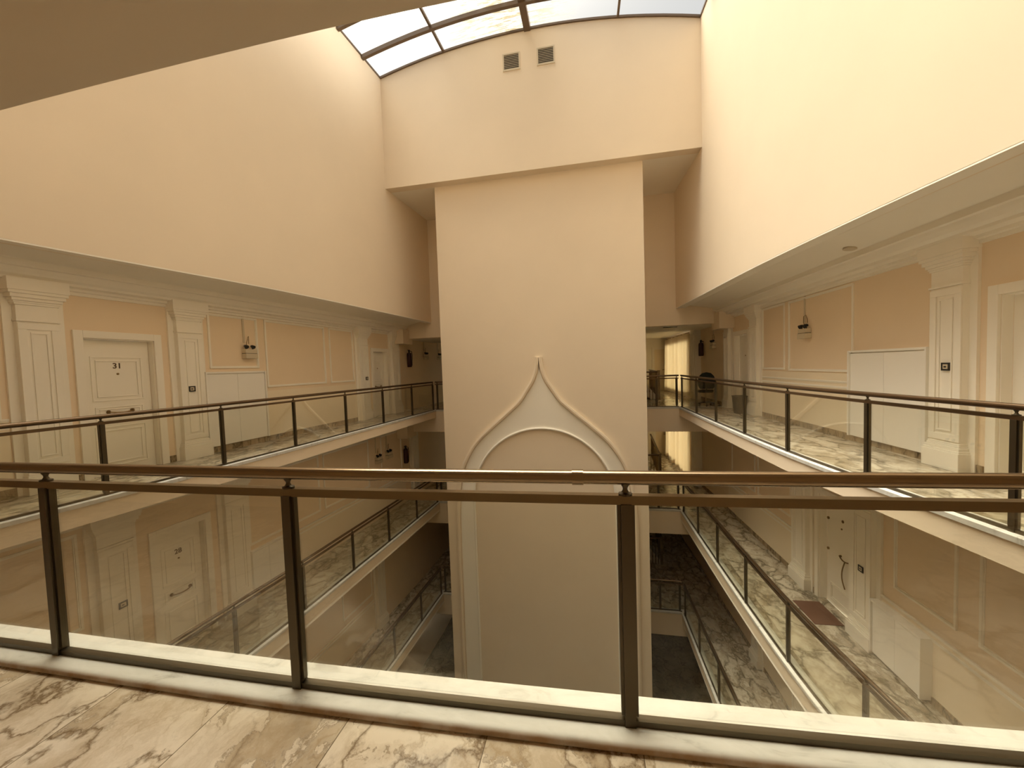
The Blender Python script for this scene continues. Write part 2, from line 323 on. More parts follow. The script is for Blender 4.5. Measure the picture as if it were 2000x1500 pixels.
for k in range(4):
    for s in 'LR':
        WALLS[s, k] = side_wall(s, k); side_ceiling(s, k) if k < 4 else None
    # floor slabs of this level (the hall is open from the top storey to the ground)
    z = LV[k]-0.03; f = z-0.18; mb = MB()
    if k == 3:
        mb.box(-8.2, 5.2, BACK-0.3, END+0.3, f, z)
    else:
        for s in 'LR':
            w, c, u, sg = SIDE[s]
            for p, q in zip(frange(1.64, FAR, 0.6), frange(1.64, FAR, 0.6)[1:]):
                v = [(c(p)+sg*0.2,p),(c(q)+sg*0.2,q),(w(q)+sg*0.1,q),(w(p)+sg*0.1,p)]
                mb.loft([[(a,b,f) for a,b in v], [(a,b,z) for a,b in v]])
        mb.box(-8.2, 5.2, FAR+0.2, END+0.3, f, z); mb.box(-8.2, curbL(FAR)-0.15, FAR-0.01, FAR+0.2, z-0.01, z); mb.box(curbR(FAR)+0.15, 5.2, FAR-0.01, FAR+0.2, z-0.01, z)
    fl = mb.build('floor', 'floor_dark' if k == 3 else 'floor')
    tag(fl, 'dark polished floor at the foot of the hall' if k == 3 else f'veined marble gallery floor, {WORD[k]}', 'floor', kind='structure')
    if k < 3:
        xs = frange(-8.2, 5.2, 0.6)
        mb = MB().loft([[(x,BACK-0.3,f),(x,nearY(x)-0.05,f),(x,nearY(x)-0.05,z-0.012),(x,BACK-0.3,z-0.012)] for x in xs])
        fl = mb.build('floor', 'floor_near' if k == 0 else 'floor')
        tag(fl, 'brown-veined marble floor in the foreground' if k == 0 else f'landing floor below the foreground, {WORD[k]}', 'floor', kind='structure')
    # white marble curbs along the opening
    if k < 3:
        Z = LV[k]
        for s in 'LR':
            w, c, u, sg = SIDE[s]
            rings = [[(c(y)+sg*a, y, Z+b) for a, b in ((0,-0.055),(0,-0.008),(0.008,0),(0.195,0),(0.21,-0.01),(0.21,-0.055))] for y in frange(1.55, FAR+0.2, 0.5)]
            tag(MB().loft(rings).build('trim_1', 'curb'), f'white marble curb under the {SNAME[s]} railing, {WORD[k]}', 'curb', kind='structure')
            rings = [[(c(y)+sg*a, y, Z+b) for a, b in ((0.02,-0.28),(0.02,-0.05),(0.22,-0.05),(0.22,-0.28))] for y in frange(1.3, FAR+0.3, 0.5)]
            tag(MB().loft(rings).build('trim_2', 'wall'), f'cream slab edge under the {SNAME[s]} gallery curb, {WORD[k]}', 'slab edge', kind='structure')
        rings = [[(x, FAR+a, Z+b) for a, b in ((0,-0.055),(0,-0.008),(0.008,0),(0.2,0),(0.2,-0.055))] for x in (curbL(FAR), curbR(FAR))]
        tag(MB().loft(rings).build('trim_3', 'curb'), f'white marble curb across the far end, {WORD[k]}', 'curb', kind='structure')
        tag(MB().box(-8.1, 5.1, FAR+0.015, FAR+0.25, Z-0.80, Z-0.035).build('trim_4', 'wall'), f'deep cream beam across the far end, {WORD[k]}', 'beam', kind='structure')
        prof = [(-0.085,-0.043),(-0.094,-0.034),(-0.097,-0.022),(-0.093,-0.010),(-0.083,-0.002),(-0.07,0),(0.13,0),(0.14,-0.006),(0.14,-0.055),(-0.085,-0.055)]
        rings = [[(x, nearY(x)+a, Z+b) for a, b in prof] for x in frange(-6.6, 3.9, 0.35)]
        tag(MB().loft(rings).build('trim_5', 'curb_nose' if k == 0 else 'curb', smooth=True), 'worn white marble step edge under the foreground railing' if k == 0 else f'white marble curb below the foreground railing, {WORD[k]}', 'curb', kind='structure')
        rings = [[(x, nearY(x)+a, Z+b) for a, b in ((-0.05,-0.28),(0.12,-0.28),(0.12,-0.05),(-0.05,-0.05))] for x in frange(-6.4, 3.7, 0.5)]
        tag(MB().loft(rings).build('trim_6', 'wall'), f'cream slab edge below the foreground curb, {WORD[k]}', 'slab edge', kind='structure')
# ends of the building
tag(MB().box(-8.3, 5.3, BACK-0.2, BACK, -10.3, 3.5).build('wall_back', 'wall'), 'cream wall behind the viewer', 'wall', kind='structure')
mb = MB()
mb.box(-8.3, 5.3, END, END+0.2, -10.3, 3.0)
tag(mb.build('wall_far', 'white'), 'off-white wall closing the far corridors', 'wall', kind='structure')
# upper walls of the hall
for s in 'LR':
    w, c, u, sg = SIDE[s]
    rings = [[(u(y),y,3.14),(u(y),y,9.8),(u(y)+sg*0.28,y,9.8),(u(y)+sg*0.28,y,3.14)] for y in frange(1.5, FAR+0.2, 0.4)]
    tag(MB().loft(rings).build('wall_'+SNAME[s], 'wall'), f'tall plain cream upper wall above the {SNAME[s]} gallery', 'wall', kind='structure')
soff = interp([(-8,2.0),(-6,1.9),(-3.47,1.80),(-2.2,1.765),(-1.2,1.75),(-0.5,1.755),(1,1.80),(4.5,1.98)])
sx_ = frange(-7.6, 4.8, 0.4)
tag(MB().loft([[(x,1.4,3.13),(x,soff(x)+0.004,3.13),(x,soff(x)+0.004,10.35),(x,1.4,10.35)] for x in sx_]).build('wall_near', 'wall'), 'upper wall above the viewer over the foreground ceiling', 'wall', kind='structure')
tag(MB().loft([[(x,BACK,3.12),(x,soff(x),3.12),(x,soff(x),3.4),(x,BACK,3.4)] for x in sx_]).build('ceiling', 'wall'), 'flat shaded ceiling overhead in the top left corner', 'ceiling', kind='structure')
VY = 10.55
def vault(t): return 9.8 + 0.53*(1-(2*t-1)**2)
x0, x1 = upL(VY), upR(VY)
ts = frange(0, 1, 0.05)
top = [(x0+(x1-x0)*t, vault(t)) for t in ts]
ring = [(x0-0.1, 6.72), (x0-0.1, 9.8)] + top[1:-1] + [(x1+0.1, 9.8), (x1+0.1, 6.72)]
tag(MB().loft([[(x,VY,z) for x,z in ring], [(x,VY+0.28,z) for x,z in ring]]).build('wall_end', 'wall'), 'cream end wall with arched top and two vents', 'wall', kind='structure')
tag(MB().box(-5.7, 3.1, VY+0.28, FAR+0.3, 6.72, 7.0).build('ceiling', 'soffit'), 'recess ceiling behind the end wall around the pier', 'ceiling', kind='structure')
PX0, PX1, PY = -4.212, 1.556, 10.845
tag(MB().box(PX0, PX1, PY, 14.2, -10.25, 6.72).build('wall_pier', 'wall'), 'tall cream pier rising through the hall', 'pier', kind='structure')
mb = MB(); mb.box(-5.7, PX0, FAR, FAR+0.25, 2.6, 6.75); mb.box(PX1, 3.1, FAR, FAR+0.25, 2.6, 6.75); mb.box(-8.3, -5.65, FAR+0.005, FAR+0.25, 2.6, 3.6); mb.box(3.05, 5.3, FAR+0.005, FAR+0.25, 2.6, 3.6)
tag(mb.build('wall_recess', 'wall'), 'recessed cream wall at both sides behind the pier', 'wall', kind='structure')
for k in range(3):
    Z = LV[k]
    tag(MB().box(-8.2, 5.2, FAR+0.1, 15.9, Z+2.605, Z+2.95).build('ceiling', 'soffit'), f'low ceiling just past the far railing, {WORD[k]}', 'ceiling', kind='structure')
    tag(MB().box(-8.2, 5.2, 15.9, END, Z+2.66, Z+2.95).build('ceiling', 'white'), f'white ceiling of the far corridor, {WORD[k]}', 'ceiling', kind='structure')

# ------------------------------------------------------------------ ogee relief on the pier
cx = (PX0+PX1)/2
og = [(0.0,1.70),(0.035,1.38),(0.14,1.06),(0.30,0.80),(0.54,0.44),(0.91,0.10),(1.39,-0.31),(1.86,-0.755),(2.17,-1.22),(2.33,-1.62),(2.42,-2.05),(2.47,-2.66),(2.50,-3.2),(2.50,-10.1)]
def dens(p, n=6):                                    # Catmull-Rom
    out = []
    for i in range(len(p)-1):
        a, b, c_, d = p[max(i-1,0)], p[i], p[i+1], p[min(i+2,len(p)-1)]
        for j in range(n):
            t = j/n; out.append(tuple(0.5*((2*b[q])+(-a[q]+c_[q])*t+(2*a[q]-5*b[q]+4*c_[q]-d[q])*t*t+(-a[q]+3*b[q]-3*c_[q]+d[q])*t**3) for q in (0,1)))
    return out+[p[-1]]
outer = dens(og[:-1])+[og[-1]]
inner = [(2.06*math.sin(a), -2.34+2.06*math.cos(a)) for a in [math.pi/2*i/24 for i in range(25)]]+[(2.06,-10.1)]
arch = thing('ogee_arch_relief', 'white pointed arch moulding on the front of the central pier', 'arch moulding', (cx, PY, 0))
def band(p0, y0, w, y1, side=1):                     # moulding that follows a curve: offset inwards by w
    rings = []
    for sg in (-1, 1):
        pp = p0 if sg == 1 else p0
        rs = []
        for i, (x, z) in enumerate(pp):
            a, b = pp[max(i-1,0)], pp[min(i+1,len(pp)-1)]; t = Vector((b[0]-a[0], b[1]-a[1])).normalized(); n = Vector((t.y, -t.x))*(-side)
            q = (max(0.0, x-n.x*w), z-n.y*w)
            rs.append([(sg*x, -y0, z), (sg*x, -y1, z), (sg*(x+q[0])/2, -y1-0.012, (z+q[1])/2), (sg*q[0], -y1, q[1]), (sg*q[0], -y0, q[1])])
        rings.append(rs)
    m = MB()
    for rs in rings: m.loft(rs)
    return m
band(outer, 0.0, 0.10, 0.065, -1).build('outer_moulding', 'wall', arch)
band(inner, 0.0, 0.06, 0.045, 1).build('inner_moulding', 'white', arch)
# pale field between the two curves
N = 60
def resample(p, n, key):
    L = [0]
    for a, b in zip(p, p[1:]): L.append(L[-1]+math.hypot(b[0]-a[0], b[1]-a[1]))
    out = []
    for i in range(n+1):
        s = L[-1]*i/n
        for j in range(len(p)-1):
            if L[j] <= s <= L[j+1]+1e-9: break
        t = (s-L[j])/max(1e-9, L[j+1]-L[j]); out.append((p[j][0]+(p[j+1][0]-p[j][0])*t, p[j][1]+(p[j+1][1]-p[j][1])*t))
    return out
oi = resample([(max(0,x-0.02), z-0.03 if i < 20 else z) for i, (x, z) in enumerate(outer) if z > -3.0], N, 0)+[(2.48,-10.1)]
ii = resample([p for p in inner if p[1] > -2.4]+[(2.06,-3.0)], N, 0)+[(2.06,-10.1)]
m = MB()
for sg in (-1, 1): m.loft([[(sg*a[0],-0.0,a[1]),(sg*a[0],-0.016,a[1]),(sg*b[0],-0.016,b[1]),(sg*b[0],-0.0,b[1])] for a, b in zip(oi, ii)])
m.build('pale_field', 'white', arch)
m = MB()
# vents on the end wall
def vent(xc, zc, label):
    t = thing('air_vent', label, 'vent', (xc, VY, zc), 0, 'air vents on the end wall')
    MB().frame(-0.235, 0.235, -0.225, 0.225, 0.035, -0.02, 0.0).build('vent_frame', 'ivory', t)
    box('backing', 'dark_grille', t, -0.21, 0.21, -0.004, 0.0, -0.2, 0.2)
    mm = MB()
    for i in range(9):
        z = -0.175+i*0.0425; mm.loft([[(x,-0.018,z-0.006),(x,-0.004,z+0.012),(x,-0.003,z+0.009),(x,-0.016,z-0.010)] for x in (-0.2,0.2)])
    mm.build('louvre_slats', 'ivory', t)
vent(-1.78, 9.59, 'square louvred air vent, left of the pair below the skylight')
vent(-0.86, 9.585, 'square louvred air vent, right of the pair below the skylight')

# ------------------------------------------------------------------ skylight vault
sk = thing('window_1', 'arched glazed skylight vault with brown frames over the hall', 'skylight', (0,0,0), kind='structure')
ribs = [VY-0.82-0.93*i for i in range(10)]
def vp(t, y, dz=0.0): return (upL(y)+(upR(y)-upL(y))*t, y, vault(t)+dz)
tp = [0.0, 0.2265, 0.501, 0.772, 1.0]
for y in ribs:
    if y > 1.5: MB().tube([vp(t, y, -0.02) for t in frange(0,1,0.04)], 0, sq=(0.085, 0.10)).build('arch_rib', 'frame', sk)
for i, t in enumerate(tp[1:-1]):
    ys = frange(1.8, VY+0.05, 0.6)
    MB().tube([vp(t, y, 0.03) for y in ys], 0, sq=(0.17, 0.14) if i == 1 else (0.055, 0.07)).build('purlin', 'frame', sk)
MB().tube([(x, VY-0.02, z+0.012) for x, z in top], 0, sq=(0.05, 0.05)).build('edge_trim', 'frame', sk)
for s, t in ((0, 0.0), (1, 1.0)): MB().tube([vp(t, y, 0.02) for y in frange(1.8, VY, 0.6)], 0, sq=(0.04, 0.05)).build('edge_trim', 'frame', sk)
ye = [VY]+[y for y in ribs if y > 1.9]+[1.8]
for a, b in zip(ye, ye[1:]):
    for t0, t1 in zip(tp, tp[1:]):
        MB().loft([[vp(t,a,0.05),vp(t,b,0.05),vp(t,b,0.062),vp(t,a,0.062)] for t in frange(t0, t1, 0.05)]).build('glass_pane', 'sky_glass', sk)

# ------------------------------------------------------------------ railings
def railing(label, posts, path, z0, near=False, group='bronze and glass balcony railings'):
    """posts: plan points; path: fine plan polyline through them"""
    t = thing('balcony_railing', label, 'railing', (posts[0][0], posts[0][1], z0), 0, group)
    ox, oy = posts[0]; P = [Vector((x-ox, y-oy, 0)) for x, y in path]; Q = [Vector((x-ox, y-oy, 0)) for x, y in posts]
    up = lambda z: [p+Vector((0,0,z)) for p in P]
    MB().tube(up(1.002), 0.0275, 16).build('handrail', 'brass' if near else 'bronze_rail', t, smooth=True)
    MB().tube(up(0.917), 0, sq=(0.036, 0.036)).build('middle_rail', 'midrail' if near else 'bronze_rail', t)
    MB().tube(up(0.012), 0, sq=(0.034, 0.026)).build('bottom_rail', 'bronze', t)
    for i, q in enumerate(Q):
        d = (Q[min(i+1,len(Q)-1)]-Q[max(i-1,0)]).normalized(); n = Vector((-d.y, d.x, 0))
        m = MB(); hw, hd = (0.021, 0.024)
        m.loft([[q+d*a*hw+n*b*hd+Vector((0,0,z)) for a, b in ((-1,-1),(1,-1),(1,1),(-1,1))] for z in (0.0, 0.90)])
        for sgn in (-1, 1):   # glazing beads
            m.loft([[q+d*(sgn*0.027)+d*a*0.006+n*b*0.012+Vector((0,0,z)) for a, b in ((-1,-1),(1,-1),(1,1),(-1,1))] for z in (0.04, 0.898)])
        po = m.build('post', 'bronze', t)
        k = MB(); k.lathe([(0.026,0.934),(0.026,0.941),(0.014,0.946),(0.009,0.956),(0.010,0.964),(0.017,0.975),(0.017,0.985)], q, 12)
        k.build('connector', 'bronze', po, smooth=True)
    for a, b in zip(Q, Q[1:]):
        d = (b-a).normalized(); n = Vector((-d.y, d.x, 0)); a2, b2 = a+d*0.022, b-d*0.022
        MB().loft([[p+n*s*0.004+Vector((0,0,z)) for s, z in ((-1,0.042),(1,0.042),(1,0.90),(-1,0.90))] for p in (a2, b2)]).build('glass_pane', 'glass', t)
    return t
M['bronze_rail'] = mat('bronze_rail', (0.15, 0.10, 0.06), 0.3, 0.9)
def xy_near(xs): return [(x, nearY(x)) for x in xs]
nx = [-6.0, -4.27, -2.812, -1.352, 0.135, 1.62, 3.1]
nr = railing('bronze handrail and glass railing right in the foreground', xy_near(nx), xy_near(frange(-6.1, 3.2, 0.3)), 0.0, near=True)
ox, oy = xy_near(nx)[0]
MB().tube([(x-ox, nearY(x)-oy, 1.002) for x in (-0.07, -0.026)], 0.0308, 16).build('sleeve', 'brass', nr, smooth=True)
PYR = [2.25, 3.73, 5.10, 6.62, 8.15, 9.75, 11.35, 12.95]; PYL = [2.3, 3.77, 5.28, 6.73, 8.29, 9.85, 11.5, 13.05]
for k in range(3):
    for s, py in (('R', PYR), ('L', PYL)):
        w, c, u, sg = SIDE[s]; f = lambda y: c(y)+sg*0.075
        railing(f'bronze and glass railing along the {SNAME[s]} gallery, {WORD[k]}', [(f(y), y) for y in py], [(f(y), y) for y in frange(1.65, 13.05, 0.4)], LV[k])
    xa = curbR(13.1)-0.0
    railing(f'short bronze and glass railing across the far end right of the pier, {WORD[k]}', [(curbR(13)-0.03, 13.2), (2.2, 13.2), (1.6, 13.2)], [(curbR(13)+0.03, 13.16), (2.75, 13.2), (1.6, 13.2)], LV[k])
    railing(f'short bronze and glass railing across the far end left of the pier, {WORD[k]}', [(curbL(13.1)+0.03, 13.2), (-4.25, 13.2)], [(curbL(13)-0.03, 13.17), (curbL(13.1)+0.08, 13.2), (-4.25, 13.2)], LV[k])

# ------------------------------------------------------------------ wall fittings
TR = [10]
def pilaster(side, y0, y1, k, label):
    yc = (y0+y1)/2; h = (y1-y0)/2
    TR[0] += 1
    t = on_wall(f'trim_{TR[0]}', label, 'pilaster', side, yc, LV[k]-0.03, kind='structure')
    b = MB(); b.box(-h-0.09, h+0.09, -0.02, 0.035, 0, 2.75); b.build('backing_strip', 'white', t)
    s = MB(); s.box(-h, h, 0.0, 0.11, 0.34, 2.30)
    s.frame(-h, h, 0.36, 2.28, 0.085, 0.11, 0.125)
    s.frame(-h+0.115, h-0.115, 0.48, 2.16, 0.022, 0.11, 0.122); s.build('shaft', 'white', t, bevel=0.004)
    p = MB(); e = h+0.045; p.box(-e, e, 0, 0.17, 0, 0.23)
    for i, (d, za, zb) in enumerate(((0.035,0.23,0.255),(0.025,0.255,0.295),(0.012,0.295,0.32),(0.006,0.32,0.345))): p.box(-h-d, h+d, 0, 0.12+d, za, zb)
    p.build('base', 'white', t, bevel=0.005)
    c = MB(); c.box(-h-0.012, h+0.012, 0, 0.135, 2.30, 2.325); c.box(-h, h, 0, 0.11, 2.325, 2.52)
    for d, za, zb in ((0.015,2.52,2.545),(0.025,2.545,2.57),(0.042,2.57,2.61),(0.065,2.61,2.66),(0.085,2.66,2.70),(0.095,2.70,2.86)): c.box(-h-d, h+d, 0, 0.11+d, za, zb)
    c.build('capital', 'white', t, bevel=0.004)
    return t
def text_mesh(body, size, name, m, parent, loc):
    cu = bpy.data.curves.new(name, 'FONT'); cu.body = body; cu.size = size; cu.extrude = 0.003; cu.align_x = 'CENTER'; cu.offset = 0.002
    o = bpy.data.objects.new(name, cu); C.objects.link(o); bpy.context.view_layer.update()
    me = bpy.data.meshes.new_from_object(o.evaluated_get(bpy.context.evaluated_depsgraph_get()))
    bpy.data.objects.remove(o); bpy.data.curves.remove(cu)
    me.materials.clear(); me.materials.append(M[m]); n = bpy.data.objects.new(name, me); C.objects.link(n); n.parent = parent
    n.matrix_local = Matrix(((-1,0,0,loc[0]),(0,0,1,loc[1]),(0,1,0,loc[2]),(0,0,0,1))); return n
DN = [0]
def door(side, y0, y1, top, k, label, number=None, style='moulded', depth=0.11):
    DN[0] += 1; yc = (y0+y1)/2; h = (y1-y0)/2; cw = 0.11
    t = on_wall(f'door_{DN[0]}', label, 'door', side, yc, LV[k]-0.03, kind='structure')
    H = top+0.03
    c = MB(); c.box(-h-cw, -h, -0.001, 0.035, 0, H+cw); c.box(h, h+cw, -0.001, 0.035, 0, H+cw); c.box(-h, h, -0.001, 0.035, H, H+cw)
    c.box(-h-0.001, -h+0.012, -depth, 0.0, 0, H); c.box(h-0.012, h+0.001, -depth, 0.0, 0, H); c.box(-h, h, -depth, 0.0, H-0.012, H+0.001)
    c.build('door_frame', 'white', t, bevel=0.004)
    l = MB(); q = h-0.012; l.box(-q, q, -depth-0.06, -depth, -0.03, H-0.012)
    d0, d1 = -depth, -depth+0.014
    if style == 'moulded':
        for (a, b, w_) in (((-q+0.11, q-0.11), (1.16, 1.86), 0.022), ((-q+0.17, q-0.17), (1.22, 1.80), 0.018), ((-q+0.13, q-0.13), (0.86, 1.07), 0.018), ((-q+0.18, q-0.18), (0.90, 1.03), 0.012),
                           ((-q+0.11, q-0.11), (0.12, 0.76), 0.022), ((-q+0.17, q-0.17), (0.18, 0.70), 0.018)):
            l.frame(a[0], a[1], b[0], b[1], w_, d0, d1)
    elif style == 'low':
        l.frame(-q+0.11, q-0.11, 0.08, 0.42, 0.02, d0, d1); l.frame(-q+0.15, q-0.15, 0.12, 0.38, 0.014, d0, d1)
    leaf = l.build('door_leaf', 'white', t, bevel=0.003)
    if number: text_mesh(number, 0.12, 'house_number', 'wood', t, (0, -depth+0.002, 1.675))
    k2 = MB(); k2.tube([(0,-depth,1.585),(0,-depth+0.012,1.585)], 0.016, 12); k2.build('peephole', 'handle', t)
    if style == 'moulded':
        hm = MB(); z = 0.985; hm.tube([(0.155*a, -depth+0.02+0.045*(1-a*a)**0.5 if abs(a) < 1 else -depth+0.02, z-0.018*(1-a*a)) for a in [i/8 for i in range(-8,9)]], 0.011, 8)
        for sg in (-1, 1): hm.tube([(sg*0.155,-depth,z),(sg*0.155,-depth+0.014,z)], 0.028, 14); hm.tube([(sg*0.155,-depth,z),(sg*0.155,-depth+0.04,z)], 0.014, 10)
        hm.build('door_handle', 'handle', t, smooth=True)
    elif style == 'low':
        hm = MB(); hm.tube([(-0.13+0.02*math.sin(a*math.pi), -depth+0.03+0.04*math.sin(a*math.pi), 1.02-0.52*a) for a in [i/10 for i in range(11)]], 0.011, 8); hm.build('pull_handle', 'handle', t, smooth=True)
        hm = MB(); hm.tube([(0.02-0.30*a, -depth+0.03+0.02*math.sin(a*math.pi), 1.06-0.03*math.sin(a*math.pi)) for a in [i/8 for i in range(9)]], 0.012, 8); hm.tube([(0.02,-depth,1.06),(0.02,-depth+0.03,1.06)], 0.02, 10); hm.build('lever_handle', 'handle', t, smooth=True)
        for z in (1.66, 1.05): MB().tube([(q-0.05,-depth,z),(q-0.05,-depth+0.02,z)], 0.026, 12).build('lock', 'handle', t, smooth=True)
        MB().tube([(-0.03,-depth,1.74),(-0.03,-depth+0.01,1.74)], 0.028, 12).build('number_disc', 'handle', t, smooth=True)
    return t
def cabinet(side, y0, y1, za, zb, k, label, depth=0.05, hood=True):
    yc = (y0+y1)/2; h = (y1-y0)/2
    t = on_wall('meter_cabinet', label, 'cabinet', side, yc, LV[k]-0.03, 0.0, 'white wall cabinets')
    c = MB(); c.box(-h, h, 0, depth*0.6, za, zb); c.box(-h, h, 0, depth+0.02, zb-0.012, zb+0.022); c.box(-h-0.03, -h, 0, depth+0.03, za, zb+0.022); c.box(h, h+0.03, 0, depth+0.03, za, zb+0.022)
    c.build('carcass', 'cabinet', t, bevel=0.003)
    for a, b in ((-h+0.004, -0.002), (0.002, h-0.004)):
        box('door', 'cabinet', t, a, b, depth*0.6, depth, za+0.005, zb-0.03, bevel=0.002)
    return t
def doorbell(side, y, z, k, label):
    t = on_wall('doorbell', label, 'doorbell', side, y, LV[k]+z, 0.122, 'dark square doorbells on the pilasters')
    MB().frame(-0.055, 0.055, -0.05, 0.05, 0.02, 0, 0.012).build('surround', 'black', t)
    box('button_plate', 'ivory', t, -0.035, 0.035, 0.0, 0.009, -0.03, 0.03)
    box('name_strip', 'black', t, -0.012, 0.02, 0.009, 0.011, -0.012, 0.008)
def emergency_light(side, y, z, k, label, lean=1):
    t = on_wall('emergency_light', label, 'emergency light', side, y, LV[k]+z, 0.0, 'emergency light units on the walls')
    b = MB(); b.box(-0.14, 0.14, 0, 0.13, -0.10, 0.005); b.box(-0.135, 0.135, 0, 0.115, 0.012, 0.10); b.build('battery_box', 'ivory', t, bevel=0.008)
    box('seam', 'black', t, -0.137, 0.137, 0.01, 0.112, 0.003, 0.014)
    for sx in (-0.07, 0.085):
        hd = MB(); hd.tube([(sx, 0.06, 0.10), (sx, 0.06, 0.14)], 0.012, 8); hd.tube([(sx, 0.04, 0.17), (sx+0.01*lean, 0.075, 0.16), (sx+0.015*lean, 0.115, 0.14)], [0.024, 0.034, 0.042], 12)
        hd.build('lamp_head', 'black', t, smooth=True)
    c = MB(); c.tube([(0.03, 0.02, 0.10), (0.05, 0.05, 0.24), (0.02, 0.06, 0.36), (-0.015, 0.04, 0.38), (-0.03, 0.02, 0.30), (-0.03, 0.018, 0.22)], 0.006, 6); c.build('cable', 'handle', t, smooth=True)
    top = 2.72-z; MB().box(0.055, 0.095, 0, 0.02, 0.24, top).build('conduit', 'ivory', t)
    return t
def extinguisher(loc, label, hgt=0.55):
    t = thing('fire_extinguisher', label, 'fire extinguisher', loc, 0, 'wall-hung fire extinguishers')
    MB().lathe([(0.075,0),(0.085,0.015),(0.085,hgt-0.14),(0.075,hgt-0.08),(0.03,hgt-0.05),(0.03,hgt-0.02)], (0,0,0), 16).build('cylinder', 'red', t, smooth=True)
    v = MB(); v.box(-0.025, 0.025, -0.03, 0.03, hgt-0.02, hgt+0.03); v.box(-0.02, 0.02, -0.10, 0.03, hgt+0.03, hgt+0.045); v.build('valve', 'black', t)
    MB().tube([(0.03,0,hgt),(0.10,0,hgt-0.02),(0.12,0,hgt-0.15),(0.105,0,hgt-0.40),(0.10,0,0.05)], 0.013, 8).build('hose', 'black', t, smooth=True)
    return t
# decorative mouldings belong to the walls
def moulding(side, k, y0, y1, z0, z1, field=True):
    t = WALLS[side, k]; X, rz = wall_frame(side, (y0+y1)/2); h = (y1-y0)/2
    mtx = Matrix.Translation((X, (y0+y1)/2, LV[k])) @ Matrix.Rotation(rz, 4, 'Z')
    mb = MB(); mb.frame(-h, h, z0, z1, 0.032, -0.005, 0.024); mb.frame(-h+0.032, h-0.032, z0+0.032, z1-0.032, 0.014, -0.005, 0.014)
    o = mb.build('panel_moulding', 'white', t, bevel=0.003); o.matrix_local = mtx
def dado(side, k, y0, y1, z0, z1, rail=True):
    """white panelled bay: pale boarding with a moulded chair rail"""
    t = WALLS[side, k]; X, rz = wall_frame(side, (y0+y1)/2); h = (y1-y0)/2
    mtx = Matrix.Translation((X, (y0+y1)/2, LV[k])) @ Matrix.Rotation(rz, 4, 'Z')
    o = MB().box(-h, h, -0.01, 0.008, z0, z1).build('dado_boarding', 'dado', t); o.matrix_local = mtx
    if rail:
        mb = MB(); mb.box(-h, h, 0, 0.02, 0.86, 0.90); mb.box(-h, h, 0, 0.032, 0.975, 1.0); mb.box(-h, h, 0, 0.022, 0.955, 0.975)
        o = mb.build('chair_rail', 'white', t, bevel=0.004); o.matrix_local = mtx
M['dado'] = paint('pale_dado_paint', (0.86, 0.76, 0.59), 0.5)
def skirting(side, k, spans):
    m = MB(); w, c, u, sg = SIDE[side]
    for a, b in spans:
        v = [(w(a),a),(w(b),b),(w(b)-sg*0.022,b),(w(a)-sg*0.022,a)]
        m.loft([[(x,y,LV[k]-0.03) for x,y in v], [(x,y,LV[k]+0.085) for x,y in v]])
    tag(m.build('baseboard_'+SNAME[side], 'skirt'), f'brown marble skirting along the {SNAME[side]} gallery wall, {WORD[k]}', 'baseboard', kind='structure')

# ---- this floor, left side
pilaster('L', 3.76, 4.16, 0, 'broad white pilaster left of the door numbered 31')
pilaster('L', 5.66, 6.08, 0, 'white pilaster with doorbell right of the door numbered 31')
pilaster('L', 10.66, 11.1, 0, 'white pilaster just before the far door, left gallery this floor')
pilaster('L', 12.45, 12.9, 0, 'white pilaster just past the far door, left gallery this floor')
door('L', 4.44, 5.35, 2.10, 0, 'white moulded door numbered 31 on the left gallery', '31')
door('L', 11.47, 12.24, 2.11, 0, 'plain white far door at the end of the left gallery', None)
doorbell('L', 5.83, 1.25, 0, 'dark doorbell right of the door numbered 31')
doorbell('L', 10.95, 1.25, 0, 'dark doorbell left of the far door on the left gallery')
cabinet('L', 6.16, 7.42, 0.12, 1.56, 0, 'white two-door wall cabinet on the left gallery below the emergency light')
dado('L', 0, 6.1, 10.6, 0.08, 1.10, rail=False)
moulding('L', 0, 6.27, 7.34, 1.62, 2.70); moulding('L', 0, 7.52, 9.36, 1.18, 2.70); moulding('L', 0, 9.53, 10.52, 1.18, 2.70)
moulding('L', 0, 2.45, 3.6, 1.0, 2.66); dado('L', 0, 2.4, 3.66, 0.08, 0.98)
emergency_light('L', 7.09, 1.92, 0, 'emergency light above the left gallery cabinet, this floor')
skirting('L', 0, [(1.0,4.33),(5.47,11.36),(12.35,END)])
# ---- this floor, right side
pilaster('R', 5.66, 6.08, 0, 'large white pilaster with doorbell at the right edge')
pilaster('R', 11.0, 11.42, 0, 'white pilaster right of the recessed far door, right gallery')
pilaster('R', 12.85, 13.2, 0, 'white pilaster beside the office chair, right gallery')
door('R', 4.42, 5.35, 2.08, 0, 'white door cut off by the right edge of the view', None)
door('R', 11.75, 12.6, 2.16, 0, 'shaded far door on the right gallery behind the waste bin', None, style='plain')
doorbell('R', 5.84, 1.27, 0, 'dark doorbell on the large right-hand pilaster')
cabinet('R', 6.2, 7.66, 0.10, 1.54, 0, 'large white two-door wall cabinet on the right gallery', depth=0.06)
dado('R', 0, 7.7, 10.98, 0.08, 1.14)
moulding('R', 0, 7.66, 9.69, 1.16, 2.69); moulding('R', 0, 9.85, 10.9, 1.18, 2.70)
emergency_light('R', 9.0, 1.93, 0, 'emergency light on the right gallery wall, this floor', -1)
skirting('R', 0, [(5.5,11.63),(12.72,16.3)])
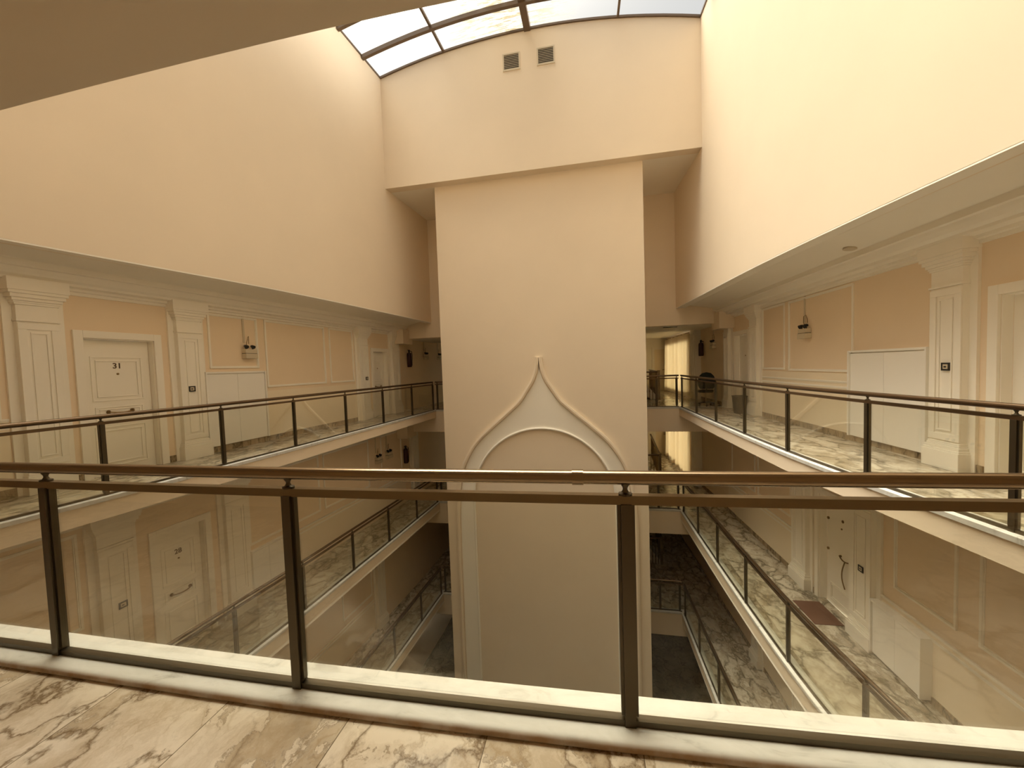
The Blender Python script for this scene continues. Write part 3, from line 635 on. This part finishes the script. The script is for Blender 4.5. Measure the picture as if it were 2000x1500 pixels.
# ---- one floor down, left
pilaster('L', 4.36, 4.80, 1, 'white pilaster with doorbell left of the door numbered 28')
pilaster('L', 6.30, 6.76, 1, 'white pilaster right of the door numbered 28')
pilaster('L', 13.55, 13.95, 1, 'shaded pilaster at the far end of the left gallery, one floor down')
door('L', 5.17, 5.97, 2.12, 1, 'white moulded door numbered 28 on the lower left gallery', '28')
doorbell('L', 4.60, 1.31, 1, 'dark doorbell left of the door numbered 28')
cabinet('L', 6.86, 7.66, 0.2, 1.08, 1, 'low white wall cabinet on the lower left gallery', depth=0.06)
dado('L', 1, 6.8, 13.1, 0.08, 1.0); moulding('L', 1, 6.85, 8.9, 1.18, 2.66); moulding('L', 1, 9.05, 11.0, 1.18, 2.66); moulding('L', 1, 2.2, 4.2, 1.18, 2.6); moulding('L', 1, 11.65, 12.9, 1.18, 2.66)
dado('L', 1, 2.0, 4.3, 0.08, 1.0)
emergency_light('L', 11.45, 1.92, 1, 'left one of two emergency lights, lower left gallery')
emergency_light('L', 12.05, 1.95, 1, 'right one of two emergency lights, lower left gallery')
skirting('L', 1, [(1.0,5.05),(6.1,END)])
# ---- one floor down, right
pilaster('R', 8.86, 9.38, 1, 'white pilaster left of the door with the doormat')
pilaster('R', 7.08, 7.54, 1, 'white pilaster with doorbell right of the door with the doormat')
door('R', 7.72, 8.60, 2.12, 1, 'white door with curved pull handle above the brown doormat', None, style='low', depth=0.13)
doorbell('R', 7.28, 1.25, 1, 'dark doorbell right of the door with the doormat')
cabinet('R', 6.14, 7.02, 0.05, 0.90, 1, 'low white cabinet beside the doormat door, lower right gallery', depth=0.13)
dado('R', 1, 2.0, 7.05, 0.08, 1.0); dado('R', 1, 9.45, 13.2, 0.08, 1.0)
moulding('R', 1, 5.78, 6.76, 1.24, 2.6); moulding('R', 1, 3.4, 5.5, 1.24, 2.6); moulding('R', 1, 9.6, 11.2, 1.2, 2.66); moulding('R', 1, 11.35, 12.9, 1.2, 2.66)
skirting('R', 1, [(1.0,7.6),(8.72,16.3)])
# ---- two floors down
for s, nm in (('L','left'), ('R','right')):
    a, b = ((4.36,4.8),(6.3,6.76)) if s == 'L' else ((7.08,7.54),(8.86,9.38))
    pilaster(s, *a, 2, f'nearer white pilaster on the {nm} gallery two floors down'); pilaster(s, *b, 2, f'farther white pilaster on the {nm} gallery two floors down')
    pilaster(s, 11.0, 11.4, 2, f'shaded far pilaster on the {nm} gallery two floors down')
    d = DOORS[s, 2][0]; door(s, d[0], d[1], d[2], 2, f'white door on the {nm} gallery two floors down', None)
    dado(s, 2, 9.45 if s == 'R' else 6.8, 10.95, 0.08, 1.0); moulding(s, 2, 9.5, 10.85, 1.18, 2.66)
    skirting(s, 2, [(1.0, d[0]-0.12), (d[1]+0.12, END)])
# ---- boxed beam ends where the galleries meet the far landing
for k in (0, 1):
    for s in 'LR':
        w, c, u, sg = SIDE[s]; TR[0] += 1; X = w(12.9)
        xs = sorted((X, X-sg*0.42)); 
        tag(MB().box(xs[0], xs[1], 12.62, 13.35, LV[k]+2.40, LV[k]+2.9).build(f'trim_{TR[0]}', 'wall'), f'boxed beam end at the far end of the {SNAME[s]} gallery, {WORD[k]}', 'beam', kind='structure')

# ------------------------------------------------------------------ loose things
b = thing('waste_bin', 'grey plastic waste bin beside the recessed door on the right gallery', 'waste bin', (4.08, 11.55, -0.03), 0.05)
o = MB(); rings = []
for r, z in ((0.78,0.0),(1.0,0.46),(1.06,0.46),(1.06,0.49),(0.94,0.49),(0.74,0.02)):
    rings.append([(0.15*r*a, 0.15*r*c_, z) for a, c_ in ((-1,-0.8),(-0.8,-1),(0.8,-1),(1,-0.8),(1,0.8),(0.8,1),(-0.8,1),(-1,0.8))])
o.loft(rings).build('body', 'grey', b)
ch = thing('office_chair', 'dark swivel office chair on casters at the far end of the right gallery', 'chair', (3.82, 13.7, -0.03), R(170))
m = MB(); rings = []
for i in range(9):                                    # rounded backrest
    a = math.pi*i/8; rings.append([(-0.25*math.sin(a*0.5+0.785)+0, 0, 0)]*1) if False else None
prof = [(-0.19,0.56),(-0.245,0.66),(-0.255,0.82),(-0.22,0.97),(-0.13,1.07),(0,1.10),(0.13,1.07),(0.22,0.97),(0.255,0.82),(0.245,0.66),(0.19,0.56)]
m.loft([[(x, 0.20+yy+0.05*(x/0.25)**2, z) for x, z in prof] for yy in (0.0, 0.02, 0.06)]).build('backrest', 'chair_fabric', ch, bevel=0.015)
m = MB(); pr = [(0.24*math.cos(2*math.pi*i/20)*(1 if abs(math.cos(2*math.pi*i/20)) < 0.9 else 0.97), 0.23*math.sin(2*math.pi*i/20)) for i in range(20)]
m.loft([[(x*s, y*s-0.03, z) for x, y in pr] for s, z in ((0.92,0.43),(1.0,0.45),(1.0,0.49),(0.93,0.51))]).build('seat', 'chair_fabric', ch)
m = MB(); m.tube([(0,0.05,0.43),(0,0.22,0.45),(0,0.26,0.62)], 0, sq=(0.06,0.02)); m.build('back_support', 'black', ch)
MB().lathe([(0.03,0.10),(0.03,0.25),(0.022,0.25),(0.022,0.43)], (0,0,0), 12).build('gas_column', 'steel', ch)
m = MB()
for i in range(5):
    a = 2*math.pi*i/5+0.3; m.tube([(0,0,0.11),(0.15*math.cos(a),0.15*math.sin(a),0.10),(0.29*math.cos(a),0.29*math.sin(a),0.07)], [0.03,0.024,0.016], 8)
sb = m.build('star_base', 'black', ch)
for i in range(5):
    a = 2*math.pi*i/5+0.3; x, y = 0.29*math.cos(a), 0.29*math.sin(a)
    MB().tube([(x-0.02*math.sin(a),y+0.02*math.cos(a),0.028),(x+0.02*math.sin(a),y-0.02*math.cos(a),0.028)], 0.028, 12).build('caster', 'black', sb)
mt = MB(); mt.box(-0.24, 0.24, -0.36, 0.36, 0, 0.012)
o = mt.build('doormat', 'mat', bevel=0.004); o.location = (4.16, 8.06, LV[1]-0.03); o.rotation_euler = (0,0,0.04)
tag(o, 'brown rectangular doormat on the lower right gallery floor', 'doormat')
extinguisher((wallR(15.45)-0.092, 15.45, 1.62), 'dark fire extinguisher on the far right wall above the office chair')
def wthing(fn, *a, **k): return fn(*a, **k)
extinguisher((wallL(13.6)+0.092, 13.6, 1.58), 'dark fire extinguisher past the last left pilaster, this floor', 0.6)
extinguisher((wallL(13.05)+0.092, 13.05, LV[1]+1.42), 'dark fire extinguisher at the far end of the lower left gallery', 0.6)
emergency_light('L', 15.0, 1.98, 0, 'left one of two emergency lights in the dark left recess, this floor')
emergency_light('L', 16.45, 1.98, 0, 'emergency light next to the pier edge in the dark left recess, this floor')
emergency_light('R', 14.3, 1.95, 0, 'emergency light on the dark far right wall above the office chair', -1)
for side, y, z, u_, lab in (('R', 6.9, 3.09, 0.86, 'recessed round downlight in the right gallery ceiling'), ('L', 4.1, 3.09, 0.86, 'recessed round downlight in the left gallery ceiling')):
    w, c, u, sg = SIDE[side]
    t = thing('ceiling_downlight', lab, 'downlight', (u(y)+sg*u_, y, z-0.012), 0, 'recessed downlights')
    t.rotation_euler = (0, sg*R(8.5), 0)
    MB().lathe([(0.065,0.03),(0.085,0.03),(0.088,0.0),(0.08,-0.006),(0.066,0.0)], (0,0,0), 24).build('trim_ring', 'ivory', t, smooth=True)
    MB().lathe([(0.064,0.028),(0.064,0.02),(0.03,0.012)], (0,0,0), 24).build('lens', 'ivory', t, smooth=True)

# ------------------------------------------------------------------ far corridor on the right, this floor and below
for k in (0, 1):
    Z = LV[k]; TR[0] += 1
    m = MB().box(4.02, 4.5, 15.75, 16.4, Z-0.04, Z+2.66)
    for y in (15.8, 15.95, 16.1, 16.25): m.box(3.985, 4.03, y, y+0.06, Z+0.25, Z+2.45)
    m.box(3.97, 4.03, 15.77, 16.38, Z, Z+0.25)
    t = tag(m.build(f'trim_{TR[0]}', 'white'), f'white panelled wall return before the curtains, {WORD[k]}', 'wall return', kind='structure')
    w = thing(f'window_{k+2}', f'tall corridor window behind the curtains, {WORD[k]}', 'window', (4.25, 18.65, Z), 0, kind='structure')
    MB().box(-0.03, 0.03, -2.05, -1.97, 0.15, 2.35).box(-0.03, 0.03, 1.97, 2.05, 0.15, 2.35).box(-0.03, 0.03, -0.04, 0.04, 0.15, 2.35).box(-0.03, 0.03, -2.05, 2.05, 0.15, 0.22).box(-0.03, 0.03, -2.05, 2.05, 2.28, 2.35).build('window_frame', 'white', w)
    for a, b in ((-1.97, -0.04), (0.04, 1.97)): box('glass_pane', 'window_glass', w, -0.006, 0.006, a, b, 0.22, 2.28)
    portal('window_portal', (4.45, 18.65, Z+1.25), (0, R(90), 0), 2.2, 4.1)
    for ya, yb, lab in ((16.45, 18.5, 'nearer'), (18.65, 20.9, 'farther')):
        t = tag(None or bpy.data.objects.new('curtain', None), f'{lab} cream floor-length curtain in the far right corridor, {WORD[k]}', 'curtain', 'cream corridor curtains'); C.objects.link(t); t.location = (3.98, (ya+yb)/2, Z)
        n = int((yb-ya)*40); pts = [((0.10*math.sin(i*0.55)+0.05*math.sin(i*0.23)), ya+(yb-ya)*i/n-(ya+yb)/2) for i in range(n+1)]
        MB().loft([[(x*s, y, z) for x, y in pts]+[(x*s+0.004, y, z) for x, y in pts[::-1]] for z, s in ((0.03,1.25),(1.2,1.0),(2.55,0.8))]).build('fabric', 'curtain', t, smooth=True)
        MB().tube([(0, ya-(ya+yb)/2-0.05, 2.57), (0, yb-(ya+yb)/2+0.05, 2.57)], 0.015, 8).build('curtain_rail', 'wood', t)
    DN[0] += 1
    t = thing(f'door_{DN[0]}', f'white door at the very end of the right corridor, {WORD[k]}', 'door', (3.93, END, Z-0.03), R(180), kind='structure')
    MB().box(-0.6,-0.48,0,0.05,0,2.25).box(0.48,0.6,0,0.05,0,2.25).box(-0.48,0.48,0,0.05,2.13,2.25).build('door_frame', 'white', t)
    l = MB().box(-0.48,0.48,0,0.015,0,2.13); l.frame(-0.34,0.34,1.2,1.95,0.03,0.015,0.03); l.frame(-0.34,0.34,0.15,0.8,0.03,0.015,0.03); l.build('door_leaf', 'dado', t)
    MB().tube([(-0.12,0.05,1.08),(0.1,0.05,1.08)], 0.014, 8).build('door_handle', 'handle', t)
    for z_, lab in ((2.596, ''),):
        t = thing('ceiling_vent', f'dark slot vent in the low ceiling past the far right railing, {WORD[k]}', 'vent', (2.75, 13.75, Z+z_), 0, 'dark slot vents')
        box('slot', 'black', t, -0.22, 0.22, -0.06, 0.06, -0.012, 0.006)
# stairs behind the pier
for k in range(3):
    Z = LV[k]
    t = thing('staircase', f'white stair flight with baluster railing behind the right side of the pier, {WORD[k]}', 'stairs', (2.80, 16.3, Z-0.03), 0, 'stair flights behind the pier')
    m = MB()
    for i in range(8): m.box(-0.10-0.2*(i+1), -0.10-0.2*i, 0.16, 1.3, max(0, 0.17*i-0.12), 0.17*(i+1))
    m.build('steps', 'curb', t)
    cv = lambda x: 1.30*x**1.1
    m = MB(); m.loft([[(-x,y,cv(x)+0.06) for x in (0.0,0.15,0.3,0.5,0.8,1.2,1.7)]+[(-x,y,max(0,cv(x)-0.42)) for x in (1.7,1.2,0.8,0.5,0.3,0.15,0.0)] for y in (0.08, 0.15)]); m.build('stringer', 'cabinet', t)
    m = MB(); m.tube([(0,0,1.09),(-1.4,0,1.09)], 0, sq=(0.07,0.05)); m.tube([(0,0,1.09),(0.36,4.7,1.09)], 0, sq=(0.07,0.05)); m.build('handrail', 'wood', t)
    MB().box(-0.045, 0.045, -0.045, 0.045, 0, 1.12).box(-0.055, 0.055, -0.055, 0.055, 1.12, 1.15).build('newel_post', 'midrail', t)
    for i in range(11): MB().lathe([(0.012,0),(0.012,0.25),(0.02,0.32),(0.012,0.4),(0.012,1.07)], (-0.12-0.115*i, 0, 0), 8).build('baluster', 'midrail', t, smooth=True)
    for i in range(22):
        y = 0.2+0.2*i; MB().lathe([(0.012,0),(0.012,0.25),(0.02,0.32),(0.012,0.4),(0.012,1.07)], (0.0766*y, y, 0), 8).build('baluster', 'midrail', t, smooth=True)
